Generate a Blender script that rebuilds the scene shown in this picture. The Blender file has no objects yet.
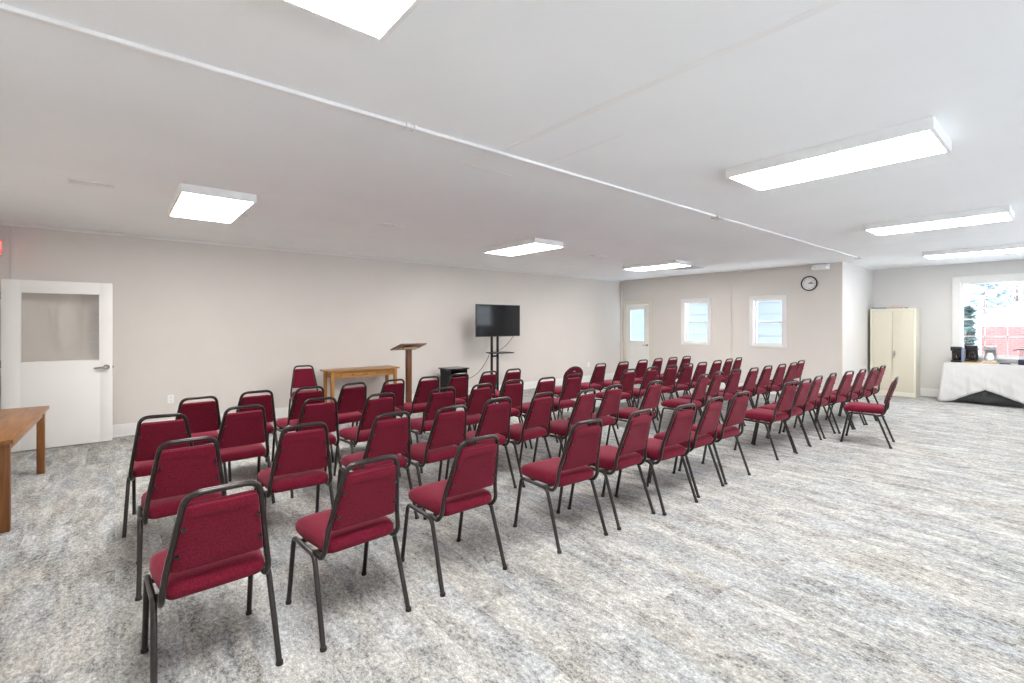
import bpy, bmesh, math, random
from mathutils import Vector, Matrix
random.seed(7)
scene = bpy.context.scene
COL = scene.collection
PI = math.pi

# ------------------------------------------------------------------ materials
def new_mat(name):
    m = bpy.data.materials.new(name); m.use_nodes = True
    nt = m.node_tree
    return m, nt, nt.nodes, nt.links, nt.nodes['Principled BSDF']

def setp(b, **k):
    for n, v in k.items():
        n = n.replace('_', ' ')
        if n in b.inputs: b.inputs[n].default_value = v

def plain(name, col, rough=0.5, metal=0.0, vary=0.06, scale=30.0, bump=0.0, bscale=200.0, **k):
    m, nt, N, L, b = new_mat(name)
    setp(b, Roughness=rough, Metallic=metal, **k)
    tc = N.new('ShaderNodeTexCoord')
    nz = N.new('ShaderNodeTexNoise'); nz.inputs['Scale'].default_value = scale; nz.inputs['Detail'].default_value = 4
    L.new(tc.outputs['Object'], nz.inputs['Vector'])
    r = N.new('ShaderNodeValToRGB')
    e = r.color_ramp.elements
    e[0].position = .3; e[1].position = .7
    e[0].color = (*[c * (1 - vary) for c in col], 1); e[1].color = (*[min(1, c * (1 + vary)) for c in col], 1)
    L.new(nz.outputs['Fac'], r.inputs['Fac']); L.new(r.outputs['Color'], b.inputs['Base Color'])
    if bump:
        n2 = N.new('ShaderNodeTexNoise'); n2.inputs['Scale'].default_value = bscale
        L.new(tc.outputs['Object'], n2.inputs['Vector'])
        bp = N.new('ShaderNodeBump'); bp.inputs['Strength'].default_value = bump; bp.inputs['Distance'].default_value = .004
        L.new(n2.outputs['Fac'], bp.inputs['Height']); L.new(bp.outputs['Normal'], b.inputs['Normal'])
    return m

def wood(name, dark, light, axis, rough=0.35, fine=1.0):
    m, nt, N, L, b = new_mat(name)
    setp(b, Roughness=rough)
    tc = N.new('ShaderNodeTexCoord'); mp = N.new('ShaderNodeMapping')
    sc = [22 * fine, 22 * fine, 22 * fine]; sc[axis] = 1.6 * fine
    mp.inputs['Scale'].default_value = sc
    L.new(tc.outputs['Object'], mp.inputs['Vector'])
    nz = N.new('ShaderNodeTexNoise'); nz.inputs['Scale'].default_value = 1.0; nz.inputs['Detail'].default_value = 5; nz.inputs['Distortion'].default_value = 1.1
    L.new(mp.outputs['Vector'], nz.inputs['Vector'])
    r = N.new('ShaderNodeValToRGB'); e = r.color_ramp.elements
    e[0].position = .32; e[0].color = (*dark, 1); e[1].position = .66; e[1].color = (*light, 1)
    L.new(nz.outputs['Fac'], r.inputs['Fac']); L.new(r.outputs['Color'], b.inputs['Base Color'])
    return m

def emit(name, col, strength):
    m, nt, N, L, b = new_mat(name)
    setp(b, Roughness=.5); b.inputs['Base Color'].default_value = (*col, 1)
    b.inputs['Emission Color'].default_value = (*col, 1); b.inputs['Emission Strength'].default_value = strength
    return m

def glassy(name, tint=(1, 1, 1), refl=0.04):
    m = bpy.data.materials.new(name); m.use_nodes = True
    nt = m.node_tree; N = nt.nodes; L = nt.links; N.clear()
    o = N.new('ShaderNodeOutputMaterial'); mx = N.new('ShaderNodeMixShader')
    t = N.new('ShaderNodeBsdfTransparent'); t.inputs['Color'].default_value = (*tint, 1)
    g = N.new('ShaderNodeBsdfGlossy'); g.inputs['Roughness'].default_value = .01
    f = N.new('ShaderNodeLayerWeight'); f.inputs['Blend'].default_value = .5
    pw = N.new('ShaderNodeMath'); pw.operation = 'POWER'; pw.inputs[1].default_value = 4.0; L.new(f.outputs['Facing'], pw.inputs[0])
    ma = N.new('ShaderNodeMath'); ma.operation = 'MULTIPLY_ADD'; ma.inputs[1].default_value = .7; ma.inputs[2].default_value = refl; L.new(pw.outputs[0], ma.inputs[0])
    L.new(ma.outputs[0], mx.inputs[0]); L.new(t.outputs[0], mx.inputs[1]); L.new(g.outputs[0], mx.inputs[2])
    L.new(mx.outputs[0], o.inputs[0])
    return m

def carpet():
    m, nt, N, L, b = new_mat('carpet_planks')
    setp(b, Roughness=.95)
    b.inputs['Specular IOR Level'].default_value = .15
    def math_(op, a, v=None):
        n = N.new('ShaderNodeMath'); n.operation = op
        if hasattr(a, 'links'): L.new(a, n.inputs[0])
        else: n.inputs[0].default_value = a
        if v is not None:
            if hasattr(v, 'links'): L.new(v, n.inputs[1])
            else: n.inputs[1].default_value = v
        return n.outputs[0]
    tc = N.new('ShaderNodeTexCoord'); sp = N.new('ShaderNodeSeparateXYZ'); L.new(tc.outputs['Object'], sp.inputs[0])
    ix = math_('FLOOR', math_('DIVIDE', sp.outputs[0], .25))
    w1 = N.new('ShaderNodeTexWhiteNoise'); w1.noise_dimensions = '1D'; L.new(ix, w1.inputs['W'])
    iy = math_('FLOOR', math_('ADD', math_('DIVIDE', sp.outputs[1], 1.0), w1.outputs['Value']))
    cb = N.new('ShaderNodeCombineXYZ'); L.new(ix, cb.inputs[0]); L.new(iy, cb.inputs[1])
    w2 = N.new('ShaderNodeTexWhiteNoise'); w2.noise_dimensions = '3D'; L.new(cb.outputs[0], w2.inputs['Vector'])
    off = N.new('ShaderNodeVectorMath'); off.operation = 'SCALE'; L.new(w2.outputs['Color'], off.inputs[0]); off.inputs['Scale'].default_value = 3.0
    def noise(sx, sy, detail, rough, scale=1.0, extra=None, jit=True, dist=0.0):
        mp = N.new('ShaderNodeMapping'); mp.inputs['Scale'].default_value = (sx, sy, 1)
        L.new(tc.outputs['Object'], mp.inputs['Vector'])
        v = mp.outputs['Vector']
        if jit:
            ad = N.new('ShaderNodeVectorMath'); ad.operation = 'ADD'; L.new(v, ad.inputs[0]); L.new(off.outputs[0], ad.inputs[1]); v = ad.outputs[0]
        nz = N.new('ShaderNodeTexNoise'); nz.inputs['Scale'].default_value = scale; nz.inputs['Detail'].default_value = detail
        nz.inputs['Roughness'].default_value = rough; nz.inputs['Distortion'].default_value = dist
        L.new(v, nz.inputs['Vector']); return nz.outputs['Fac']
    a = noise(9, 2.6, 7, .74, dist=.4)
    f = noise(60, 34, 4, .85)
    g = noise(170, 110, 2, .6, jit=False)
    s = math_('ADD', math_('MULTIPLY', a, .40), math_('ADD', math_('MULTIPLY', f, .52), math_('MULTIPLY', math_('SUBTRACT', g, .318), .22)))
    r = N.new('ShaderNodeValToRGB'); cr = r.color_ramp
    stops = [(.395, (.105, .104, .103)), (.44, (.215, .213, .208)), (.485, (.325, .321, .313)), (.535, (.405, .400, .391)), (.61, (.64, .636, .63))]
    cr.elements[0].position = stops[0][0]; cr.elements[0].color = (*stops[0][1], 1)
    cr.elements[1].position = stops[-1][0]; cr.elements[1].color = (*stops[-1][1], 1)
    for p, c in stops[1:-1]:
        e = cr.elements.new(p); e.color = (*c, 1)
    L.new(s, r.inputs['Fac'])
    t = noise(4.0, 1.1, 3, .6)
    r2 = N.new('ShaderNodeValToRGB'); c2 = r2.color_ramp
    c2.elements[0].position = .36; c2.elements[0].color = (.955, .99, 1.03, 1)
    c2.elements[1].position = .66; c2.elements[1].color = (1.03, 1.0, .95, 1)
    e = c2.elements.new(.5); e.color = (1.0, 1.0, .985, 1)
    L.new(t, r2.inputs['Fac'])
    mx = N.new('ShaderNodeMix'); mx.data_type = 'RGBA'; mx.blend_type = 'MULTIPLY'; mx.inputs['Factor'].default_value = 1
    L.new(r.outputs['Color'], mx.inputs['A']); L.new(r2.outputs['Color'], mx.inputs['B'])
    L.new(mx.outputs['Result'], b.inputs['Base Color'])
    bp = N.new('ShaderNodeBump'); bp.inputs['Strength'].default_value = .35; bp.inputs['Distance'].default_value = .004
    L.new(f, bp.inputs['Height']); L.new(bp.outputs['Normal'], b.inputs['Normal'])
    return m

def brick():
    m, nt, N, L, b = new_mat('red_brick')
    setp(b, Roughness=.9)
    tc = N.new('ShaderNodeTexCoord'); mp = N.new('ShaderNodeMapping'); mp.inputs['Rotation'].default_value = (PI / 2, 0, 0)
    sp = N.new('ShaderNodeSeparateXYZ'); cb = N.new('ShaderNodeCombineXYZ'); ad = N.new('ShaderNodeMath'); ad.operation = 'ADD'
    L.new(tc.outputs['Object'], sp.inputs[0]); L.new(sp.outputs[0], ad.inputs[0]); L.new(sp.outputs[1], ad.inputs[1])
    L.new(ad.outputs[0], cb.inputs[0]); L.new(sp.outputs[2], cb.inputs[1])
    br = N.new('ShaderNodeTexBrick'); br.inputs['Scale'].default_value = 1.0
    br.inputs['Brick Width'].default_value = .21; br.inputs['Row Height'].default_value = .075; br.inputs['Mortar Size'].default_value = .010
    br.inputs['Color1'].default_value = (.19, .062, .055, 1); br.inputs['Color2'].default_value = (.24, .085, .075, 1); br.inputs['Mortar'].default_value = (.25, .15, .14, 1)
    L.new(cb.outputs[0], br.inputs['Vector']); L.new(br.outputs['Color'], b.inputs['Base Color'])
    return m

def fabric(name, c0, c1):
    m, nt, N, L, b = new_mat(name)
    setp(b, Roughness=.9)
    b.inputs['Specular IOR Level'].default_value = .2
    b.inputs['Sheen Weight'].default_value = .24; b.inputs['Sheen Roughness'].default_value = .45
    b.inputs['Sheen Tint'].default_value = (.9, .34, .40, 1)
    tc = N.new('ShaderNodeTexCoord')
    n1 = N.new('ShaderNodeTexNoise'); n1.inputs['Scale'].default_value = 170; n1.inputs['Detail'].default_value = 3
    L.new(tc.outputs['Object'], n1.inputs['Vector'])
    r = N.new('ShaderNodeValToRGB'); e = r.color_ramp.elements
    e[0].position = .35; e[0].color = (*c0, 1); e[1].position = .65; e[1].color = (*c1, 1)
    L.new(n1.outputs['Fac'], r.inputs['Fac']); L.new(r.outputs['Color'], b.inputs['Base Color'])
    bp = N.new('ShaderNodeBump'); bp.inputs['Strength'].default_value = .25; bp.inputs['Distance'].default_value = .002
    L.new(n1.outputs['Fac'], bp.inputs['Height']); L.new(bp.outputs['Normal'], b.inputs['Normal'])
    return m

M = dict(
    ceiling=plain('ceiling_paint', (.905, .92, .93), .75, vary=.015, scale=1.5, bump=.06, bscale=60),
    wall=plain('greige_wall_paint', (.69, .648, .605), .7, vary=.015, scale=2, bump=.05, bscale=120),
    pale=plain('pale_wall_paint', (.67, .655, .635), .7, vary=.012, scale=2, bump=.05, bscale=120),
    trim=plain('white_trim_paint', (.80, .79, .77), .4, vary=.01, scale=5),
    door=plain('white_door_paint', (.86, .845, .81), .4, vary=.012, scale=3),
    seam=plain('ceiling_seam_tape', (.89, .885, .88), .7, vary=.02, scale=4),
    carpet=carpet(), brick=brick(),
    snow=plain('snow', (.86, .88, .92), .8, vary=.03, scale=2),
    maroon=fabric('maroon_fabric', (.100, .003, .013), (.172, .008, .027)),
    frame=plain('brown_enamel_metal', (.034, .027, .026), .28, .45, vary=.25, scale=60),
    rubber=plain('black_rubber', (.012, .012, .012), .6),
    oak=wood('honey_oak', (.17, .06, .012), (.31, .135, .036), 1, fine=1.0),
    oakleg=wood('honey_oak_upright', (.13, .042, .008), (.26, .10, .022), 2),
    pine=wood('golden_pine', (.31, .125, .022), (.47, .225, .05), 0, fine=1.2),
    pineleg=wood('golden_pine_upright', (.28, .11, .018), (.44, .20, .042), 2, fine=1.2),
    pinetop=wood('golden_pine_top', (.28, .13, .035), (.42, .24, .09), 0, fine=1.2),
    walnut=wood('red_brown_wood', (.075, .022, .007), (.15, .05, .016), 2, fine=1.3),
    walnuttop=wood('red_brown_wood_top', (.09, .03, .011), (.19, .075, .03), 0, fine=1.3),
    pinepale=plain('pale_wood_block', (.55, .38, .2), .5),
    matt=plain('black_matt_paint', (.007, .007, .0075), .75),
    black=plain('black_satin', (.012, .012, .013), .35),
    blackmetal=plain('black_powder_coat', (.012, .012, .012), .4, .3),
    blacklam=plain('black_laminate', (.014, .016, .016), .18),
    screen=plain('dark_screen_glass', (.006, .006, .008), .06, vary=.02),
    steel=plain('brushed_nickel', (.46, .44, .41), .25, 1.0),
    grey=plain('grey_metal', (.33, .33, .33), .5, .2),
    darkslot=plain('dark_slot', (.05, .05, .05), .8),
    ventw=plain('white_vent_metal', (.86, .85, .84), .5),
    ventg=plain('grey_vent_metal', (.42, .41, .40), .5),
    beige=plain('tan_cabinet_steel', (.66, .615, .50), .42, vary=.01),
    cream=plain('cream_cabinet_steel', (.74, .71, .60), .42, vary=.01),
    cloth=plain('white_table_linen', (.57, .565, .56), .85, vary=.02, scale=8, bump=.08, bscale=300),
    charcoal=plain('charcoal_fabric', (.055, .056, .06), .9, vary=.1, bump=.1, bscale=300),
    plastic=plain('white_plastic', (.86, .86, .855), .35, vary=.01),
    offwhite=plain('off_white_plastic', (.62, .61, .57), .4, vary=.01),
    navy=plain('navy_plastic', (.02, .026, .055), .3),
    bluegrey=plain('smoky_blue_plastic', (.22, .27, .40), .15),
    smoke=plain('smoked_plastic', (.32, .32, .33), .2),
    amber=plain('tan_board', (.60, .34, .13), .45),
    paper=plain('paper', (.78, .77, .73), .8),
    redink=plain('red_enamel', (.65, .04, .05), .4),
    blueink=plain('blue_card', (.08, .14, .26), .6),
    redcard=plain('brick_red_card', (.5, .16, .1), .6),
    coffee=plain('dark_coffee_glass', (.02, .012, .01), .08),
    leafd=plain('evergreen_leaf', (.10, .15, .14), .8, vary=.3),
    leafb=plain('blue_green_leaf', (.17, .22, .24), .8, vary=.3),
    bark=plain('bark', (.12, .09, .07), .9, vary=.3),
    siding=plain('pale_blue_siding', (.155, .18, .20), .7, vary=.03, scale=3),
    glass=glassy('window_glass'),
    doorglass=glassy('door_glass', (.97, .97, .96), refl=.07),
    blueglass=glassy('tinted_door_glass', (.84, .92, .99), refl=.05),
    clear=glassy('clear_carafe', (.86, .87, .88), refl=.05),
    lamp=emit('light_diffuser', (.99, .98, .96), 21.0),
    exitred=emit('exit_sign_red', (.9, .13, .13), .25),
    exitlet=emit('exit_sign_letters', (1.0, .45, .42), .35),
    lens=emit('emergency_lamp_lens', (.9, .9, .88), .15),
)

# ------------------------------------------------------------------ mesh helpers
def box(bm, c, s, bev=0.0, rot=None, seg=2):
    r = bmesh.ops.create_cube(bm, size=1.0)
    vs = r['verts']
    bmesh.ops.scale(bm, vec=s, verts=vs)
    if bev > 0:
        es = list({e for v in vs for e in v.link_edges})
        rb = bmesh.ops.bevel(bm, geom=es, offset=min(bev, min(s) * .45), segments=seg, affect='EDGES', profile=.6)
        vs = list({v for f in rb['faces'] for v in f.verts} | {v for v in vs if v.is_valid})
    if rot is not None:
        bmesh.ops.rotate(bm, cent=(0, 0, 0), matrix=rot, verts=vs)
    bmesh.ops.translate(bm, vec=c, verts=vs)
    return vs

def box2(bm, a, b, bev=0.0):
    return box(bm, [(a[i] + b[i]) / 2 for i in range(3)], [abs(b[i] - a[i]) for i in range(3)], bev)

def cyl(bm, p, q, r, r2=None, n=20, cap=True):
    p = Vector(p); q = Vector(q); d = q - p
    m = Matrix.Translation((p + q) / 2) @ d.to_track_quat('Z', 'Y').to_matrix().to_4x4()
    bmesh.ops.create_cone(bm, cap_ends=cap, cap_tris=False, segments=n, radius1=r, radius2=r if r2 is None else r2, depth=d.length, matrix=m)

def fillet(pts, rad, n=6):
    pts = [Vector(p) for p in pts]; out = [pts[0]]
    for i in range(1, len(pts) - 1):
        a, p, b = pts[i - 1], pts[i], pts[i + 1]
        u = (a - p); v = (b - p); lu, lv = u.length, v.length; u.normalize(); v.normalize()
        r_ = rad[i] if isinstance(rad, dict) and i in rad else (rad if not isinstance(rad, dict) else .02)
        d = min(r_, lu * .48, lv * .48)
        s = p + u * d; e = p + v * d
        for k in range(n + 1):
            t = k / n
            out.append(s * (1 - t) ** 2 + p * 2 * t * (1 - t) + e * t * t)
    out.append(pts[-1]); return out

def tube(bm, pts, r, n=10, cap=True):
    pts = [Vector(p) for p in pts]
    prev = None; rings = []
    t0 = (pts[1] - pts[0]).normalized()
    ref = Vector((0, 0, 1)) if abs(t0.z) < .9 else Vector((1, 0, 0))
    nrm = (ref - t0 * ref.dot(t0)).normalized()
    for i, p in enumerate(pts):
        if i == 0: t = t0
        elif i == len(pts) - 1: t = (pts[i] - pts[i - 1]).normalized()
        else: t = ((pts[i] - pts[i - 1]).normalized() + (pts[i + 1] - pts[i]).normalized()).normalized()
        nrm = (nrm - t * nrm.dot(t)).normalized(); bn = t.cross(nrm)
        rings.append([bm.verts.new(p + (nrm * math.cos(2 * PI * k / n) + bn * math.sin(2 * PI * k / n)) * r) for k in range(n)])
    for a, b in zip(rings, rings[1:]):
        for k in range(n):
            bm.faces.new((a[k], a[(k + 1) % n], b[(k + 1) % n], b[k]))
    if cap:
        bm.faces.new(rings[0][::-1]); bm.faces.new(rings[-1])

def lathe(bm, c, prof, n=28):
    rings = []
    for r, z in prof:
        rings.append([bm.verts.new((c[0] + r * math.cos(2 * PI * k / n), c[1] + r * math.sin(2 * PI * k / n), c[2] + z)) for k in range(n)])
    for a, b in zip(rings, rings[1:]):
        for k in range(n):
            bm.faces.new((a[k], a[(k + 1) % n], b[(k + 1) % n], b[k]))
    bm.faces.new(rings[0][::-1]); bm.faces.new(rings[-1])

def prism(bm, poly, axis, a, b):
    def pt(u, v, w):
        return {'x': (w, u, v), 'y': (u, w, v), 'z': (u, v, w)}[axis]
    A = [bm.verts.new(pt(u, v, a)) for u, v in poly]; B = [bm.verts.new(pt(u, v, b)) for u, v in poly]
    n = len(poly)
    bm.faces.new(A); bm.faces.new(B[::-1])
    for i in range(n): bm.faces.new((A[i], B[i], B[(i + 1) % n], A[(i + 1) % n]))

def rounded(poly, rads, n=6):
    out = []
    m = len(poly)
    for i in range(m):
        p = Vector(poly[i]); a = Vector(poly[i - 1]); b = Vector(poly[(i + 1) % m])
        u = (a - p); v = (b - p); d = min(rads[i], u.length * .48, v.length * .48); u.normalize(); v.normalize()
        s = p + u * d; e = p + v * d
        for k in range(n + 1):
            t = k / n; out.append(s * (1 - t) ** 2 + p * 2 * t * (1 - t) + e * t * t)
    return out

def pad(bm, outline, layers, xf):
    """outline: 2-D points; layers: (scale towards centre, height, inset) ; xf maps (u,v,w)->point"""
    cx = sum(p[0] for p in outline) / len(outline); cy = sum(p[1] for p in outline) / len(outline)
    umax = max(abs(p[0] - cx) for p in outline); vmax = max(abs(p[1] - cy) for p in outline)
    rings = []
    for ins, w in layers:
        fu = 1 - ins / umax; fv = 1 - ins / vmax
        rings.append([bm.verts.new(xf(cx + (p[0] - cx) * fu, cy + (p[1] - cy) * fv, w)) for p in outline])
    n = len(outline)
    for a, b in zip(rings, rings[1:]):
        for k in range(n): bm.faces.new((a[k], a[(k + 1) % n], b[(k + 1) % n], b[k]))
    bm.faces.new(rings[0][::-1]); bm.faces.new(rings[-1])

def obj(name, bm, mat, parent=None, smooth=True, loc=None):
    bmesh.ops.recalc_face_normals(bm, faces=bm.faces)
    me = bpy.data.meshes.new(name); bm.to_mesh(me); bm.free()
    o = bpy.data.objects.new(name, me); COL.objects.link(o)
    me.materials.append(M[mat] if isinstance(mat, str) else mat)
    if smooth:
        me.polygons.foreach_set('use_smooth', [True] * len(me.polygons))
        try: me.set_sharp_from_angle(angle=math.radians(38))
        except Exception: pass
    if parent is not None: o.parent = parent
    if loc is not None: o.location = loc
    return o

def B(): return bmesh.new()

def boxes(name, mat, items, parent=None, bev=0.0):
    bm = B()
    for a, b in items: box2(bm, a, b, bev)
    return obj(name, bm, mat, parent, smooth=bev > 0)

def thing(name, label, cat, loc=(0, 0, 0), rz=0.0, group=None):
    o = bpy.data.objects.new(name, None); COL.objects.link(o)
    o.empty_display_size = .1
    o.location = loc; o.rotation_euler = (0, 0, rz); o['label'] = label; o['category'] = cat
    if group: o['group'] = group
    return o

def tag(o, label, cat, group=None):
    o['label'] = label; o['category'] = cat
    if group: o['group'] = group
    return o

def setting(o, label=None):
    o['kind'] = 'structure'
    if label: o['label'] = label
    return o

def shell(name, loc=(0, 0, 0)):
    o = bpy.data.objects.new(name, None); COL.objects.link(o); o.location = loc; o['kind'] = 'structure'; return o

def text_mesh(name, body, size, mat, parent, matrix, depth=.002, align='CENTER'):
    cu = bpy.data.curves.new(name, 'FONT'); cu.body = body; cu.size = size; cu.extrude = depth
    cu.align_x = align; cu.align_y = 'CENTER'
    t = bpy.data.objects.new(name, cu); COL.objects.link(t)
    bpy.context.view_layer.update()
    dg = bpy.context.evaluated_depsgraph_get()
    me = bpy.data.meshes.new_from_object(t.evaluated_get(dg))
    bpy.data.objects.remove(t)
    me.transform(matrix)
    me.materials.clear(); me.materials.append(M[mat])
    o = bpy.data.objects.new(name, me); COL.objects.link(o)
    if parent is not None: o.parent = parent
    return o
SKY, EXPO, SUN = 2.2, 0.96, 26.0
# ------------------------------------------------------------------ room shell (metres; camera stands at x=0, y=0)
XL, XB, XR = -1.09, 11.0, 13.15        # west wall, bay wall, east wall
YF, YR, YB = -2.0, 3.03, 8.33          # wall behind the camera, return wall, wall with the television
ZC = 2.744
T = .14

def wall(name, axis, pos, lo, hi, openings, mat, out, z0=0.0, z1=ZC):
    """axis 'x': wall in the plane x=pos running along y. out = +-1 side the thickness goes. openings (a,b,z0,z1)"""
    us = sorted({lo, hi, *[v for o in openings for v in o[:2]]}); zs = sorted({z0, z1, *[v for o in openings for v in o[2:]]})
    bm = B()
    for u0, u1 in zip(us, us[1:]):
        for a, b in zip(zs, zs[1:]):
            um, zm = (u0 + u1) / 2, (a + b) / 2
            if any(o[0] < um < o[1] and o[2] < zm < o[3] for o in openings): continue
            if axis == 'x': box2(bm, (pos, u0, a), (pos + out * T, u1, b))
            else: box2(bm, (u0, pos, a), (u1, pos + out * T, b))
    bmesh.ops.remove_doubles(bm, verts=bm.verts, dist=1e-5)
    return setting(obj(name, bm, mat, smooth=False))

fl = B(); box2(fl, (XL - T, YF - T, -.1), (XR + T, YR + T, 0)); box2(fl, (XL - T, YR + T, -.1), (XB + T, YB + T, 0))
setting(obj('floor', fl, 'carpet', smooth=False))
ce = B(); box2(ce, (XL - T, YF - T, ZC), (XR + T, YR + T, ZC + .12)); box2(ce, (XL - T, YR + T, ZC), (XB + T, YB + T, ZC + .12))
setting(obj('ceiling', ce, 'ceiling', smooth=False))

W_BAY = [(5.79, 6.42, 1.05, 2.07), (4.11, 4.74, 1.05, 2.07)]
D_BAY = (7.44, 8.22, 0.0, 2.07)
W_RIGHT = [(.57, 1.60, .86, 2.37)]
W_UNSEEN = [(c - .62, c + .62, z, 2.37) for c, z in ((1.1, .86), (3.6, .86), (6.6, .86), (9.3, .86), (12.0, 1.42))]  # unseen windows; all but the last added to bring daylight onto the ceiling
W_BLIND = (-.98, -.36, .5, 2.2)
D_LEFT = (7.12, 8.05, 0.0, 2.07)
setting(wall('wall_back', 'y', YB, XL - T, XB + T, [], 'wall', 1))
wall('wall_left', 'x', XL, YF - T, YB, [D_LEFT], 'wall', -1)
wall('wall_front', 'y', YF, XL, XR + T, W_UNSEEN + [W_BLIND], 'pale', -1)
wall('wall_right', 'x', XR, YF, YR + T, W_RIGHT, 'pale', 1)
wall('wall_return', 'y', YR, XB + T, XR, [], 'pale', 1)
wall('wall_bay', 'x', XB, YR, YB, W_BAY + [D_BAY], 'wall', 1)

# baseboards
def baseboard(name, a, b, n):
    """a->b along the wall foot, n = direction into the room"""
    bm = B(); t = .016; h = .165
    if a[0] == b[0]:
        box2(bm, (a[0], a[1], 0), (a[0] + n * t, b[1], h), .004); box2(bm, (a[0], a[1], 0), (a[0] + n * t * 1.7, b[1], .02), .004)
    else:
        box2(bm, (a[0], a[1], 0), (b[0], a[1] + n * t, h), .004); box2(bm, (a[0], a[1], 0), (b[0], a[1] + n * t * 1.7, .02), .004)
    setting(obj(name, bm, 'trim'))
baseboard('baseboard_back', (XL + .03, YB), (XB - .02, YB), -1)
baseboard('baseboard_bay', (XB, YR), (XB, 7.34), -1)
baseboard('baseboard_return', (XB - .016, YR), (XR - .02, YR), -1)
baseboard('baseboard_right', (XR, YF + .02), (XR, YR - .02), -1)
baseboard('baseboard_left', (XL, YF + .02), (XL, 7.0), 1)

# ceiling moulding along the television wall, corner boards, wall joint strip
setting(boxes('trim_1', 'trim', [((XL, YB - .018, ZC - .035), (XB, YB, ZC))], bev=.006))
setting(boxes('trim_2', 'wall', [((XB - .09, YB - .03, 0), (XB, YB, ZC - .036))], bev=.006))
setting(boxes('trim_3', 'pale', [((-.975, YB - .02, 0), (-.945, YB, ZC - .036))], bev=.005))
setting(boxes('trim_4', 'seam', [((2.08, -1.9, ZC - .0015), (2.125, 2.62, ZC))]))
setting(boxes('trim_5', 'seam', [((2.51, 1.9, ZC - .001), (2.54, 2.62, ZC))]))
setting(boxes('trim_6', 'seam', [((2.04, 2.68, ZC - .002), (2.11, 3.02, ZC)), ((2.04, 3.02, ZC - .002), (2.52, 3.05, ZC))]))

# ---- windows
def window(name, axis, pos, out, o, cols, rows_low, mat_glass='glass', cas=.11, blind=False, sill=True, proud=.02):
    """double-hung window filling the opening o=(a,b,z0,z1) of a wall"""
    a, b, z0, z1 = o
    w = shell(name)
    def P(u, d, z):           # u along wall, d depth outwards from the room face
        return (pos + out * d, u, z) if axis == 'x' else (u, pos + out * d, z)
    def bar(items, nm, mat, par, bev=.003):
        bm = B()
        for (u0, d0, q0), (u1, d1, q1) in items: box2(bm, P(u0, d0, q0), P(u1, d1, q1), bev)
        return obj(nm, bm, mat, par)
    # casing on the room face + jamb lining
    bar([((a - cas, -proud, z0 - cas * .6), (a, 0, z1 + cas)), ((b, -proud, z0 - cas * .6), (b + cas, 0, z1 + cas)),
         ((a, -proud, z1), (b, 0, z1 + cas)), ((a, -proud, z0 - cas * .6), (b, 0, z0)),
         ((a - cas, -proud - .012, z0 - cas * .6), (a - cas + .03, -proud, z1 + cas)), ((b + cas - .03, -proud - .012, z0 - cas * .6), (b + cas, -proud, z1 + cas)),
         ((a - cas, -proud - .012, z1 + cas - .03), (b + cas, -proud, z1 + cas))], 'window_frame', 'trim', w)
    j = .018
    bar([((a, 0, z0), (a + j, T, z1)), ((b - j, 0, z0), (b, T, z1)), ((a + j, 0, z1 - j), (b - j, T, z1)), ((a + j, 0, z0), (b - j, T, z0 + j))], 'window_jamb', 'trim', w)
    if sill: bar([((a - cas - .03, -.06, z0 - .02), (b + cas + .03, .0, z0 + .004))], 'window_sill', 'trim', w)
    zm = (z0 + z1) / 2; s = .035
    for nm, q0, q1, d in (('upper_sash', zm - .015, z1 - j, .085), ('lower_sash', z0 + j, zm + .015, .05)):
        it = [((a + j, d, q0), (a + j + s, d + .03, q1)), ((b - j - s, d, q0), (b - j, d + .03, q1)),
              ((a + j + s, d, q1 - s * .8), (b - j - s, d + .03, q1)), ((a + j + s, d, q0), (b - j - s, d + .03, q0 + s * .8))]
        u0, u1 = a + j + s, b - j - s
        for k in range(1, cols):
            u = u0 + (u1 - u0) * k / cols
            it.append(((u - .008, d + .004, q0 + s * .8), (u + .008, d + .026, q1 - s * .8)))
        if rows_low and nm == 'lower_sash':
            q = (q0 + q1) / 2 + .02
            it.append(((u0, d + .004, q - .008), (u1, d + .026, q + .008)))
        sa = bar(it, nm, 'trim', w, .002)
        bar([((u0, d + .013, q0 + s * .8), (u1, d + .017, q1 - s * .8))], 'glass_pane', mat_glass, sa, 0)
    if blind:
        bm = B(); n = 7; hh = (z1 - z0 - .1) / n
        for k in range(n):
            q = z0 + .05 + k * hh
            box(bm, P((a + b) / 2, .025, q + hh / 2), (b - a - .04, .006, hh * .94), .002, None)
        bar_ = obj('window_blind', bm, 'plastic', w)
    return w

n = 1
for o in W_BAY: window('window_%d' % n, 'x', XB, 1, o, 1, 0, cas=.075, sill=False); n += 1
for o in W_RIGHT: window('window_%d' % n, 'x', XR, 1, o, 3, 1); n += 1
for o in W_UNSEEN: window('window_%d' % n, 'y', YF, -1, o, 3, 1); n += 1
window('window_%d' % n, 'y', YF, -1, W_BLIND, 1, 0, blind=True, cas=.05)

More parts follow.
